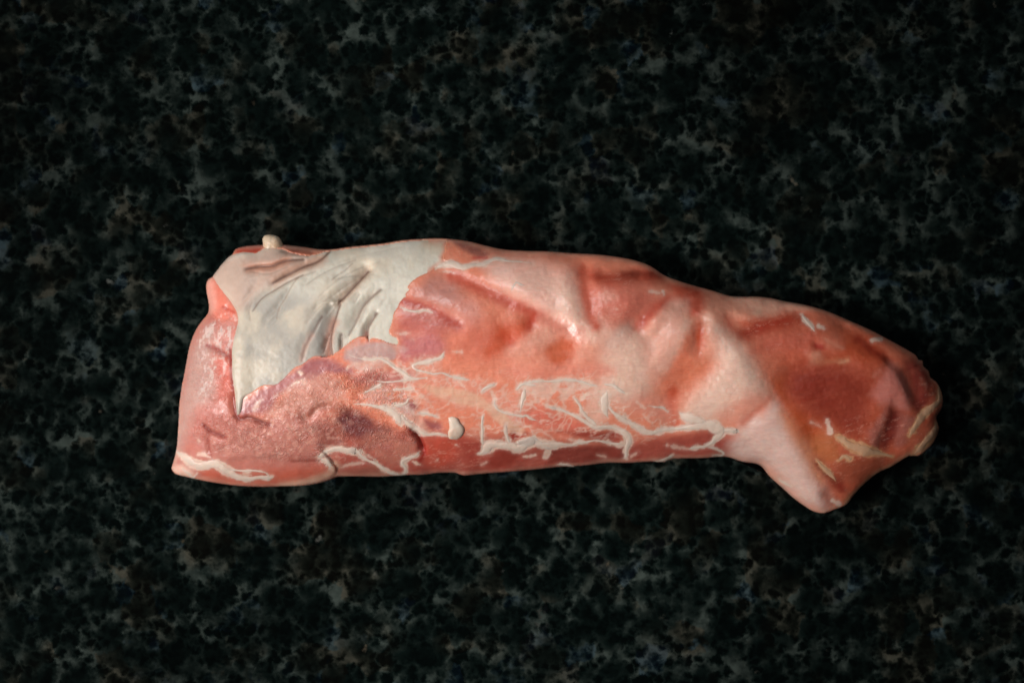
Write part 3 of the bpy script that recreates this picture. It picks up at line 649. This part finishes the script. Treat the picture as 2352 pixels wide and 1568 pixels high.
dab(Z2, [(1400,1200),(1560,1195),(1690,1190)], 0, (130, 60, 50), .7, line=2.5)
# thin fibres across the muscle
m_f = smooth(.03, .0, np.abs(fbm(GX * .16 - GY * .1, GY + GX * .24, 9, 143, 3))) * smooth(-.05, .25, fbm(GX, GY, 120, 144, 3))
tissue(.34 * m_f * smooth(900, 1000, GX), (208, 160, 142))
FILM = np.clip(WEB * .6, 0, 1)
ALB *= (1 + .10 * fbm(GX * .3, GY * 1.2 + .35 * GX, 10, 63, 3) + .08 * fbm(GX, GY, 40, 64, 3))[..., None]
_l = (ALB * np.array((.3, .6, .1))).sum(-1, keepdims=True)
ALB = (ALB * 1.0 + _l * .0) * np.array((1.05, 1.03, 1.02))
ALB = np.clip(ALB, .01, .88)
# relief strength of the dried skin (fine wrinkles)
WR = np.clip(TAN * .6 + .4 * region(P(Z1,(560,1000),(830,1000),(850,1350),(760,1500),(540,1400)), 12) + .35 * region(P(Z2,(260,0),(750,0),(780,700),(600,1100),(330,1000)), 20)
             + .8 * region(P(Z4,(0,300),(450,250),(800,560),(900,1150),(300,1250),(0,1100)), 14), 0, 1)

FALB = np.zeros(GX.shape + (3,)) + np.array((.63, .59, .525))
FALB = mixc(FALB, .95 * region(P(Z1,(840,960),(1150,760),(1500,800),(1900,900),(1960,1200),(1900,1560),(700,2300),(700,1400)), 34, 0, 16, 79), (.39, .36, .33))  # thinner fat at lower left, darkened further to offset the key light
FALB = mixc(FALB, .6 * smooth(-.12, .2, fbm(GX, GY, 60, 81, 4)), (.65, .56, .455))
FALB = mixc(FALB, .9 * region(P(Z1,(500,620),(700,350),(1050,320),(1200,250),(1700,340),(1850,380),(1600,520),(1250,680),(1000,860),(840,1000),(740,820)), 18, 0, 10, 82), (.52, .37, .315))
FALB = mixc(FALB, .7 * streak(P(Z1,(980,490),(1250,465),(1420,405)), 8, 83), (.60, .24, .15))
FALB = mixc(FALB, .55 * streak(P(Z1,(1800,400),(1600,480),(1420,560),(1280,650)), 10, 84), (.60, .30, .20))
FALB = mixc(FALB, .6 * streak(P(Z1,(1590,1530),(1620,1400),(1700,1260)), 5, 85), (.66, .40, .33))
FALB = mixc(FALB, .75 * streak(P(Z1,(1960,1100),(1900,1300),(1900,1500)), 6, 86), (.62, .28, .20))
FALB = mixc(FALB, .5 * streak(P(Z3,(330,540),(230,670),(60,850)), 8, 87), (.55, .33, .22))
FALB = mixc(FALB, .8 * streak(P(Z3,(330,1230),(325,1400),(345,1500)), 3, 88), (.60, .22, .18))
FALB = mixc(FALB, .5 * streak(P(Z3,(1250,340),(1230,240),(1000,210)), 8, 89), (.60, .40, .28))
FALB = mixc(FALB, .55 * smooth(5, 0, DF) * smooth(.0, .3, fbm(GX, GY, 26, 90, 3) + .15), (.66, .42, .37))
FALB *= np.array((1.10, 1.07, 1.01))
FALB = mixc(FALB, .15 * smooth(690, 760, GX) * smooth(800, 740, GX) * smooth(700, 780, GY), (.61, .60, .60))
FALB = mixc(FALB, .6 * streak(P(Z3,(310,545),(200,645),(75,790),(0,870)), 9, 171), (.36, .26, .19))  # thin brownish fat beside the splits, with their shade painted in
FALB = mixc(FALB, .6 * streak(P(Z1,(1945,1100),(1890,1300),(1890,1490)), 7, 172), (.46, .26, .20))
FALB = mixc(FALB, .45 * streak(P(Z3,(430,780),(345,870),(270,980),(215,1080)), 6, 173), (.42, .33, .26))
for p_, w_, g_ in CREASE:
    FALB = mixc(FALB, .85 * g_ * streak(p_, w_, 333, .25), (.14, .07, .05) if g_ > .6 else (.30, .20, .15))  # shade of each fold painted into the sheet's colour
FALB *= (1 + .10 * fbm(GX * .8 + GY * .6, (GY - GX) * .3, 20, 92, 3))[..., None]

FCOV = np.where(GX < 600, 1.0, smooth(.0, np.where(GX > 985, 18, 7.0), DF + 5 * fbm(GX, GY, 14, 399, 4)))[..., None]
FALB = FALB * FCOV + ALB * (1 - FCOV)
# ------------------------------------------------------------------ materials
def nt_new(name):
    m = bpy.data.materials.new(name)
    m.use_nodes = True
    nt = m.node_tree
    b = nt.nodes["Principled BSDF"]
    return m, nt, b
def N(nt, t, **kw):
    n = nt.nodes.new(t)
    for k, v in kw.items():
        if k.startswith('_'):
            setattr(n, k[1:], v)
        else:
            n.inputs[k.replace('__', ' ')].default_value = v
    return n
def L(nt, a, b): nt.links.new(a, b)
def ramp(nt, src, stops):
    r = nt.nodes.new('ShaderNodeValToRGB')
    e = r.color_ramp.elements
    while len(e) < len(stops):
        e.new(.5)
    for k, (p, col) in enumerate(stops):
        e[k].position = p
        e[k].color = tuple(col) + (1,) if len(col) == 3 else col
    L(nt, src, r.inputs[0])
    return r
def mix(nt, fac, a, b, mode='MIX'):
    m = nt.nodes.new('ShaderNodeMix')
    m.data_type = 'RGBA'
    m.blend_type = mode
    for sock, v in ((m.inputs[0], fac), (m.inputs[6], a), (m.inputs[7], b)):
        if isinstance(v, (int, float)):
            sock.default_value = v
        elif isinstance(v, tuple):
            sock.default_value = v + (1,) if len(v) == 3 else v
        else:
            L(nt, v, sock)
    return m.outputs[2]
def math_(nt, op, a, b=None, cl=False):
    m = nt.nodes.new('ShaderNodeMath')
    m.operation = op
    m.use_clamp = cl
    for i, v in enumerate((a, b)):
        if v is None:
            continue
        if isinstance(v, (int, float)):
            m.inputs[i].default_value = v
        else:
            L(nt, v, m.inputs[i])
    return m.outputs[0]

def flesh_material():
    m, nt, b = nt_new("raw_flesh")
    at = N(nt, 'ShaderNodeAttribute', _attribute_name='albedo')
    wr = N(nt, 'ShaderNodeAttribute', _attribute_name='wrinkle')
    tc = N(nt, 'ShaderNodeTexCoord')
    mp = N(nt, 'ShaderNodeMapping')
    mp.inputs['Rotation'].default_value = (0, 0, math.radians(12))
    mp.inputs['Scale'].default_value = (.22, 1, 1)
    L(nt, tc.outputs['Object'], mp.inputs['Vector'])
    fibre = N(nt, 'ShaderNodeTexNoise', Scale=1500.0, Detail=4.0, Roughness=.6)
    L(nt, mp.outputs[0], fibre.inputs['Vector'])
    mot = N(nt, 'ShaderNodeTexNoise', Scale=420.0, Detail=5.0, Roughness=.62)
    L(nt, tc.outputs['Object'], mot.inputs['Vector'])
    c1 = mix(nt, 1.0, at.outputs['Color'], ramp(nt, fibre.outputs['Fac'], [(.3, (.95, .92, .92)), (.7, (1.04, 1.06, 1.06))]).outputs[0], 'MULTIPLY')
    c2 = mix(nt, .5, c1, ramp(nt, mot.outputs['Fac'], [(.34, (.95, .92, .92)), (.66, (1.04, 1.05, 1.05))]).outputs[0], 'MULTIPLY')
    # wrinkles: two crossed ridged noises, warped
    wz = N(nt, 'ShaderNodeTexNoise', Scale=260.0, Detail=2.0)
    L(nt, tc.outputs['Object'], wz.inputs['Vector'])
    vm = N(nt, 'ShaderNodeVectorMath', _operation='SCALE')
    L(nt, wz.outputs['Color'], vm.inputs[0])
    vm.inputs['Scale'].default_value = .0016
    va = N(nt, 'ShaderNodeVectorMath', _operation='ADD')
    L(nt, tc.outputs['Object'], va.inputs[0])
    L(nt, vm.outputs[0], va.inputs[1])
    wn = N(nt, 'ShaderNodeTexNoise', Scale=470.0, Detail=3.5, Roughness=.62, Distortion=1.3)
    L(nt, va.outputs[0], wn.inputs['Vector'])
    rid = math_(nt, 'ABSOLUTE', math_(nt, 'SUBTRACT', wn.outputs['Fac'], .5))
    rid = math_(nt, 'MULTIPLY', rid, 5.0, True)
    wh = math_(nt, 'MULTIPLY', rid, wr.outputs['Fac'])
    groove = ramp(nt, rid, [(.0, (.86, .81, .80)), (.28, (.99, .98, .98)), (.8, (1.12, 1.13, 1.14))])   # darker grooves, paler ridges
    L(nt, mix(nt, wr.outputs['Fac'], c2, mix(nt, 1.0, c2, groove.outputs[0], 'MULTIPLY')), b.inputs['Base Color'])
    hh = math_(nt, 'ADD', math_(nt, 'MULTIPLY', wh, 1.15), math_(nt, 'ADD', math_(nt, 'MULTIPLY', fibre.outputs['Fac'], .06), math_(nt, 'MULTIPLY', mot.outputs['Fac'], .09)))
    bp = N(nt, 'ShaderNodeBump', Strength=.9, Distance=.0005)
    L(nt, hh, bp.inputs['Height'])
    L(nt, bp.outputs[0], b.inputs['Normal'])
    rr = ramp(nt, mot.outputs['Fac'], [(.3, (.36,) * 3), (.7, (.52,) * 3)])
    L(nt, rr.outputs[0], b.inputs['Roughness'])
    b.inputs['Specular IOR Level'].default_value = .5
    L(nt, math_(nt, 'MULTIPLY', math_(nt, 'SUBTRACT', 1.0, wr.outputs['Fac'], True), .36), b.inputs['Coat Weight'])     # dried skin is not wet
    b.inputs['Coat Roughness'].default_value = .22
    L(nt, bp.outputs[0], b.inputs['Coat Normal'])
    b.inputs['Subsurface Weight'].default_value = .42
    b.inputs['Subsurface Radius'].default_value = (1.0, .32, .22)
    b.inputs['Subsurface Scale'].default_value = .0045
    return m

def fat_material(name, attr, col=(.64, .57, .49), sss=.30, rough=.42):
    m, nt, b = nt_new(name)
    tc = N(nt, 'ShaderNodeTexCoord')
    n1 = N(nt, 'ShaderNodeTexNoise', Scale=520.0, Detail=5.0, Roughness=.6)
    L(nt, tc.outputs['Object'], n1.inputs['Vector'])
    n2 = N(nt, 'ShaderNodeTexNoise', Scale=130.0, Detail=3.0, Roughness=.6)
    L(nt, tc.outputs['Object'], n2.inputs['Vector'])
    if attr:
        src = N(nt, 'ShaderNodeAttribute', _attribute_name='albedo').outputs['Color']
    else:
        src = mix(nt, ramp(nt, n2.outputs['Fac'], [(.4, (0,) * 3), (.68, (1,) * 3)]).outputs[0], col, (col[0] * .98, col[1] * .80, col[2] * .72))
    c = mix(nt, 1.0, src, ramp(nt, n1.outputs['Fac'], [(.3, (.96, .95, .94)), (.7, (1.03, 1.03, 1.03))]).outputs[0], 'MULTIPLY')
    L(nt, c, b.inputs['Base Color'])
    bp = N(nt, 'ShaderNodeBump', Strength=.16, Distance=.0003)
    L(nt, n1.outputs['Fac'], bp.inputs['Height'])
    L(nt, bp.outputs[0], b.inputs['Normal'])
    b.inputs['Roughness'].default_value = rough
    b.inputs['Subsurface Weight'].default_value = sss
    b.inputs['Subsurface Radius'].default_value = (1.0, .6, .45)
    b.inputs['Subsurface Scale'].default_value = .0025
    return m

def granite_material():
    m, nt, b = nt_new("polished_granite")
    tc = N(nt, 'ShaderNodeTexCoord')
    o = tc.outputs['Object']
    w1 = N(nt, 'ShaderNodeTexNoise', Scale=210.0, Detail=5.0, Roughness=.65)
    L(nt, o, w1.inputs['Vector'])
    sc = N(nt, 'ShaderNodeVectorMath', _operation='SCALE')
    L(nt, w1.outputs['Color'], sc.inputs[0])
    sc.inputs['Scale'].default_value = .0080
    wv = N(nt, 'ShaderNodeVectorMath', _operation='ADD')
    L(nt, o, wv.inputs[0])
    L(nt, sc.outputs[0], wv.inputs[1])
    w = wv.outputs[0]
    big = N(nt, 'ShaderNodeTexVoronoi', Scale=104.0, _feature='SMOOTH_F1', Smoothness=.25)     # large black blotches
    small = N(nt, 'ShaderNodeTexVoronoi', Scale=285.0, _feature='SMOOTH_F1', Smoothness=.3)   # small round black grains
    cells = N(nt, 'ShaderNodeTexVoronoi', Scale=104.0)
    scell = N(nt, 'ShaderNodeTexVoronoi', Scale=285.0)
    patch = N(nt, 'ShaderNodeTexNoise', Scale=38.0, Detail=3.0, Roughness=.6)
    tone = N(nt, 'ShaderNodeTexNoise', Scale=75.0, Detail=4.0, Roughness=.62)
    mid = N(nt, 'ShaderNodeTexNoise', Scale=420.0, Detail=3.0, Roughness=.6)
    for n in (big, small, cells, scell):
        L(nt, w, n.inputs['Vector'])
    for n in (patch, tone, mid):
        L(nt, o, n.inputs['Vector'])
    sep = N(nt, 'ShaderNodeSeparateColor')
    L(nt, cells.outputs['Color'], sep.inputs[0])
    sps = N(nt, 'ShaderNodeSeparateColor')
    L(nt, scell.outputs['Color'], sps.inputs[0])
    # grey-green feldspar web between the dark grains
    f1 = ramp(nt, math_(nt, 'SUBTRACT', big.outputs['Distance'], math_(nt, 'MULTIPLY', sep.outputs[1], .16)), [(.16, (0,) * 3), (.52, (1,) * 3)]).outputs[0]
    f2 = ramp(nt, math_(nt, 'SUBTRACT', small.outputs['Distance'], math_(nt, 'MULTIPLY', sps.outputs[1], .22)), [(.20, (0,) * 3), (.60, (1,) * 3)]).outputs[0]
    f3 = ramp(nt, tone.outputs['Fac'], [(.34, (.12,) * 3), (.68, (1,) * 3)]).outputs[0]
    k = math_(nt, 'MULTIPLY', math_(nt, 'ADD', math_(nt, 'MULTIPLY', f2, .62), math_(nt, 'MULTIPLY', math_(nt, 'MULTIPLY', f1, f2), .55)), f3)
    k = math_(nt, 'MULTIPLY', k, math_(nt, 'ADD', math_(nt, 'MULTIPLY', f1, .65), .42), True)
    kk = ramp(nt, k, [(.0, (.0009, .0020, .0018)), (.18, (.0027, .0054, .0047)), (.46, (.0082, .0125, .0108)), (1.0, (.036, .046, .040))]).outputs[0]
    # brown grains
    br = math_(nt, 'MULTIPLY', ramp(nt, sep.outputs[0], [(.52, (0,) * 3), (.70, (1,) * 3)]).outputs[0], ramp(nt, patch.outputs['Fac'], [(.42, (0,) * 3), (.58, (1,) * 3)]).outputs[0])
    c1 = mix(nt, math_(nt, 'MULTIPLY', br, .55), kk, mix(nt, 1.0, mix(nt, 1.0, kk, (1.45, .92, .68), 'MULTIPLY'), (.0018, .0005, .0003), 'ADD'))
    # a few blue ones
    bl = math_(nt, 'MULTIPLY', ramp(nt, sep.outputs[2], [(.86, (0,) * 3), (.92, (1,) * 3)]).outputs[0], ramp(nt, tone.outputs['Fac'], [(.45, (0,) * 3), (.6, (1,) * 3)]).outputs[0])
    c2 = mix(nt, math_(nt, 'MULTIPLY', bl, .6), c1, mix(nt, 1.0, mix(nt, 1.0, c1, (.75, 1.05, 1.5), 'MULTIPLY'), (.0008, .0020, .0052), 'ADD'))
    # a few bright chips
    chips = N(nt, 'ShaderNodeTexVoronoi', Scale=150.0)
    L(nt, w, chips.inputs['Vector'])
    s2 = N(nt, 'ShaderNodeSeparateColor')
    L(nt, chips.outputs['Color'], s2.inputs[0])
    ch = math_(nt, 'MULTIPLY', ramp(nt, s2.outputs[2], [(.955, (0,) * 3), (.975, (1,) * 3)]).outputs[0], ramp(nt, chips.outputs['Distance'], [(.08, (1,) * 3), (.34, (0,) * 3)]).outputs[0])
    c3 = mix(nt, math_(nt, 'MULTIPLY', ch, .8), c2, mix(nt, s2.outputs[0], (.15, .16, .15), (.16, .11, .06)))
    falloff = N(nt, 'ShaderNodeTexNoise', _noise_dimensions='4D', Scale=7.0, Detail=2.0, W=30.6)  # light falloff to the right painted in: noise seeded to darken there
    L(nt, o, falloff.inputs['Vector'])
    c3 = mix(nt, 1.0, c3, ramp(nt, falloff.outputs['Fac'], [(.32, (.55,) * 3), (.68, (1.25,) * 3)]).outputs[0], 'MULTIPLY')
    c4 = mix(nt, .8, c3, ramp(nt, mid.outputs['Fac'], [(.3, (.6,) * 3), (.7, (1.4,) * 3)]).outputs[0], 'MULTIPLY')
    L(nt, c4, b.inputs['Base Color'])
    b.inputs['Roughness'].default_value = .12
    b.inputs['Specular IOR Level'].default_value = .25
    return m

M_FLESH = flesh_material()
M_FATCAP = fat_material("fat_sheet", True, rough=.46)
M_FAT = fat_material("white_fat", True)
M_NUB = fat_material("fat_nub_tan", False, (.58, .46, .33))
M_LUMP = fat_material("fat_lump_white", False, (.74, .63, .53))
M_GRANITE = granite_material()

# ------------------------------------------------------------------ mesh building
def link(name, verts, faces, mat, parent=None, smooth_=True, attrs=None):
    me = bpy.data.meshes.new(name)
    verts = np.asarray(verts, np.float32)
    me.vertices.add(len(verts))
    me.vertices.foreach_set('co', verts.ravel())
    if isinstance(faces, np.ndarray):
        groups = [faces]
    else:
        groups = faces
    flat = np.concatenate([g.ravel() for g in groups]).astype(np.int32)
    tot = np.concatenate([np.full(len(g), g.shape[1]) for g in groups]).astype(np.int32)
    st = np.concatenate([[0], np.cumsum(tot)[:-1]]).astype(np.int32)
    me.loops.add(len(flat))
    me.loops.foreach_set('vertex_index', flat)
    me.polygons.add(len(tot))
    me.polygons.foreach_set('loop_start', st)
    me.polygons.foreach_set('loop_total', tot)
    me.polygons.foreach_set('use_smooth', np.full(len(tot), smooth_))
    for k, v in (attrs or {}).items():
        v = np.asarray(v, np.float32)
        if v.ndim == 2:
            a = me.attributes.new(k, 'FLOAT_COLOR', 'POINT')
            a.data.foreach_set('color', np.hstack([v, np.ones((len(v), 1), np.float32)]).ravel())
        else:
            a = me.attributes.new(k, 'FLOAT', 'POINT')
            a.data.foreach_set('value', v)
    me.update(calc_edges=True)
    me.validate()
    me.materials.append(mat)
    o = bpy.data.objects.new(name, me)
    scene.collection.objects.link(o)
    if parent:
        o.parent = parent
    return o

def sheet(mask_sd, Z, extra):
    """grid sheet cut to mask_sd > 0 with its rim snapped on the outline; returns verts, quads, attrs, rim loop"""
    ny, nx = GX.shape
    q = (np.minimum.reduce([mask_sd[:-1, :-1], mask_sd[1:, :-1], mask_sd[:-1, 1:], mask_sd[1:, 1:]]) > -CELL * .45)
    gyy, gxx = np.gradient(mask_sd, CELL)
    X, Y = GX.copy(), GY.copy()
    used = np.zeros((ny, nx), bool)
    used[:-1, :-1] |= q; used[1:, :-1] |= q; used[:-1, 1:] |= q; used[1:, 1:] |= q
    cnt = np.zeros((ny, nx), int)
    cnt[:-1, :-1] += q; cnt[1:, :-1] += q; cnt[:-1, 1:] += q; cnt[1:, 1:] += q
    rim = used & (cnt < 4)
    gl = np.hypot(gxx, gyy) ** 2 + 1e-6
    X = np.where(rim, X - np.clip(mask_sd, -4, 4) * gxx / gl, X)
    Y = np.where(rim, Y - np.clip(mask_sd, -4, 4) * gyy / gl, Y)
    idx = -np.ones((ny, nx), int)
    idx[used] = np.arange(used.sum())
    I, J = np.nonzero(q)
    quads = np.stack([idx[I + 1, J], idx[I + 1, J + 1], idx[I, J + 1], idx[I, J]], 1)
    zz = Z.copy()
    v = np.stack([wx(X[used]), wy(Y[used]), zz[used]], 1)
    at = {k: a[used] for k, a in extra.items()}
    # rim loop from edges used once
    e = np.concatenate([quads[:, [0, 1]], quads[:, [1, 2]], quads[:, [2, 3]], quads[:, [3, 0]]])
    key = np.sort(e, 1)
    _, inv, c_ = np.unique(key[:, 0] * 10000000 + key[:, 1], return_inverse=True, return_counts=True)
    return v, quads, at, e[c_[inv] == 1], rim[used]

def skirt(v, quads, at, be, rings):
    """hang rings of quads from the rim edges: list of (inset_m, z)"""
    rimv = np.unique(be)
    nxt = {}
    cen = {}
    # inward normal from the rim edges
    nrm = np.zeros((len(v), 2))
    d = v[be[:, 1], :2] - v[be[:, 0], :2]
    nn = np.stack([-d[:, 1], d[:, 0]], 1)
    np.add.at(nrm, be[:, 0], nn)
    np.add.at(nrm, be[:, 1], nn)
    ln = np.linalg.norm(nrm[rimv], axis=1, keepdims=True) + 1e-12
    nr = nrm[rimv] / ln
    for _ in range(0):
        pass
    verts, faces, prev = [v], [quads], None
    pos = {r: i for i, r in enumerate(rimv)}
    b0 = np.array([pos[a] for a in be[:, 0]])
    b1 = np.array([pos[a] for a in be[:, 1]])
    prev = rimv
    n = len(v)
    for inset, z in rings:
        nv = v[rimv].copy()
        nv[:, :2] += nr * inset
        nv[:, 2] = z if z is not None else nv[:, 2]
        cur = np.arange(n, n + len(rimv))
        n += len(rimv)
        verts.append(nv)
        faces.append(np.stack([prev[b1], prev[b0], cur[b0], cur[b1]], 1))
        prev = cur
    # bottom fan
    ctr = np.array([[v[:, 0].mean(), v[:, 1].mean(), rings[-1][1]]])
    verts.append(ctr)
    faces.append(np.stack([prev[b1], prev[b0], np.full(len(b0), n)], 1))
    at2 = {}
    for k, a in at.items():
        reps = [a] + [a[rimv]] * len(rings) + [a[rimv[:1]]]
        at2[k] = np.concatenate(reps)
    return np.vstack(verts), faces, at2

# ------------------------------------------------------------------ the setting: stone worktop
top_v, top_f = [], []
hx, hy, r = 1.3, .9, .006
prof = [(r, 0.0), (r * .3, -r * .3), (0, -r), (0, -.034), (r, -.040)]
ring = lambda ins, z: [(-hx + ins, -hy + ins, z), (hx - ins, -hy + ins, z), (hx - ins, hy - ins, z), (-hx + ins, hy - ins, z)]
for ins, z in prof:
    top_v += ring(ins, z)
qs = [(0, 1, 2, 3)]
for k in range(len(prof) - 1):
    for j in range(4):
        a, b2 = 4 * k + j, 4 * k + (j + 1) % 4
        qs.append((a + 4, b2 + 4, b2, a))
n4 = 4 * (len(prof) - 1)
qs.append((n4 + 3, n4 + 2, n4 + 1, n4))
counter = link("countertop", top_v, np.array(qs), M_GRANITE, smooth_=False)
counter["kind"] = "structure"

# ------------------------------------------------------------------ the meat
root = bpy.data.objects.new("raw_meat", None)
scene.collection.objects.link(root)
root["label"] = "raw pink cut of meat with white fat cap lying on dark granite"
root["category"] = "meat"

v, quads, at, be, rim = sheet(SD, HM, {'albedo': ALB, 'wrinkle': WR * (.25 + .75 * smooth(-.1, .14, fbm(GX, GY, 30, 97, 4))), 'film': FILM})
v[rim, 2] = Z_EQ
vv, ff, aa = skirt(v, quads, at, be, [(.0006, Z_EQ - .003), (.0016, Z_EQ - .0055), (.0032, Z_EQ - .0078), (.0055, .0004)])
muscle = link("muscle", vv, ff, M_FLESH, root, attrs=aa)

v, quads, at, be, rim = sheet(DF, HFAT, {'albedo': FALB})
rx, ry = v[rim, 0] / S + W / 2, H / 2 - v[rim, 1] / S
v[rim, 2] = bil(HM, rx, ry, gx[0], gy[0], CELL) - .0003
fat_cap = link("fat_cap", v, quads, M_FATCAP, root, attrs=at)

def strand(pts, name="fat_strand", col=(.76, .59, .49), thick=None, rag=.75, label=None, sink=.00004, flat=.8):
    """ribbon of fat draped along a measured line: pts = (x, y, half width)"""
    q = place(pts)
    q = catmull(q, 1.8)
    hw = np.maximum(q[:, 2] * .80, .9)
    n = len(q)
    sd_ = int(abs(q[0, 0] * 13 + q[0, 1] * 7)) % 9000
    s_run = np.concatenate([[0], np.cumsum(np.hypot(np.diff(q[:, 0]), np.diff(q[:, 1])))])
    wl = hw * (1 + rag * 2 * fbm(s_run, s_run * 0 + 3.3, 20, sd_, 4, .62))
    wr_ = hw * (1 + rag * 2 * fbm(s_run, s_run * 0 + 9.3, 20, sd_ + 40, 4, .62))
    endt = np.minimum(1, (np.minimum(s_run, s_run[-1] - s_run) / np.maximum(2.2 * hw, 3.0) + .01) ** .75)
    wl, wr_ = np.maximum(wl * endt, .25), np.maximum(wr_ * endt, .25)
    tx, ty = np.gradient(q[:, 0]), np.gradient(q[:, 1])
    k = 2
    tl = np.hypot(tx, ty) + 1e-9
    nx_, ny_ = -ty / tl, tx / tl
    tt = np.linspace(-1, 1, 9)
    rows, cov = [], []
    dens = np.clip(.55 + hw / 9.0, .6, 1.0)
    for t in tt:
        w_ = np.where(t < 0, wl, wr_)
        X = q[:, 0] + nx_ * t * w_
        Y = q[:, 1] + ny_ * t * w_
        th = np.minimum(.00030, hw * S * .16) if thick is None else thick
        th = th * endt * (1 + .7 * fbm(X, Y, 11, sd_ + 80, 3))
        z = htop_at(X, Y) - sink + (th + sink) * (1 - abs(t) ** 2.2) ** flat
        rows.append(np.stack([wx(X), wy(Y), z], 1))
        cov.append(.9 * np.clip(1.4 * (1 - abs(t) ** 2) * (.5 + .5 * endt) * (1 + 1.6 * fbm(X, Y, 14, sd_ + 90, 5, .6)) * dens, 0, 1))
    m_ = len(rows)
    V = np.stack(rows, 1).reshape(-1, 3)
    vx, vy = V[:, 0] / S + W / 2, H / 2 - V[:, 1] / S
    cv = np.stack(cov, 1).ravel()[:, None]
    under = np.stack([bil(ALB[..., c_], vx, vy, gx[0], gy[0], CELL) for c_ in range(3)], 1)
    tint = (1 + .16 * fbm(vx, vy, 26, sd_ + 130, 4))[:, None]
    alb = np.clip(under * (1 - cv) + np.array(col) * tint * cv, .01, .9)
    F = []
    ii = np.arange(n - 1)
    for j in range(m_ - 1):
        j2 = j + 1
        F.append(np.stack([ii * m_ + j, (ii + 1) * m_ + j, (ii + 1) * m_ + j2, ii * m_ + j2], 1))
    o = link(name, V, np.vstack(F), M_FAT, root, attrs={'albedo': alb})
    if label:
        o["label"] = label
    return o

for p in STR:
    a_ = np.array(p)
    if a_[:, 2].max() > 2.6 and np.hypot(np.diff(a_[:, 0]), np.diff(a_[:, 1])).sum() > 34:     # finer threads are only colour in the surface
        strand(p)
for p in WARM:
    strand(p, col=(.66, .39, .24), label="tan strip of fat at the thin end of the meat")
def blob(pts, name, mat, hgt, label=None, z0=None):
    """small domed lump with the measured outline"""
    q = catmull(place(list(pts) + [pts[0]]), 3.0)[:-1] if z0 is None else catmull(np.array(list(pts) + [pts[0]], float), 3.0)[:-1]
    cx, cy = q[:, 0].mean(), q[:, 1].mean()
    R = [(1.0, 0), (.96, .35), (.86, .62), (.66, .84), (.4, .96), (.15, 1.0)]
    n = len(q)
    V, F = [], []
    for f, z in R:
        X, Y = cx + (q[:, 0] - cx) * f, cy + (q[:, 1] - cy) * f
        zb = (htop_at(X, Y) - .0004) if z0 is None else z0 + X * 0
        V.append(np.stack([wx(X), wy(Y), zb + hgt * z * (1 + .35 * fbm(X, Y, 9, 777, 3))], 1))
    X, Y = q[:, 0], q[:, 1]
    zb = (htop_at(X, Y) - .0014) if z0 is None else z0 - .003 + X * 0
    V.insert(0, np.stack([wx(cx + (X - cx) * .85), wy(cy + (Y - cy) * .85), zb], 1))
    m_ = len(V)
    ii = np.arange(n)
    for r_ in range(m_ - 1):
        F.append(np.stack([r_ * n + (ii + 1) % n, r_ * n + ii, (r_ + 1) * n + ii, (r_ + 1) * n + (ii + 1) % n], 1))
    V = np.vstack(V)
    o = link(name, V, [np.vstack(F), np.array([[(m_ - 1) * n + j for j in range(n)][::-1], list(range(n))])], mat, root)
    if label:
        o["label"] = label
    return o
blob(P(Z4,(1262,765),(1310,752),(1370,775),(1405,830),(1450,885),(1440,955),(1385,1012),(1320,1020),(1272,1008),(1258,940),(1275,880)), "fat_lump", M_LUMP, .0017, "round white lump of fat")
blob(P(Z1,(1142,160),(1165,122),(1230,110),(1320,135),(1362,190),(1385,265),(1370,330),(1250,350),(1150,320),(1150,250)), "fat_nub", M_NUB, .0035, "small tan nub of fat at the upper edge", z0=.0125)

print("meshes", len(scene.objects), "tris", sum(len(o.data.loop_triangles) or len(o.data.polygons) * 2 for o in scene.objects if o.type == 'MESH'))
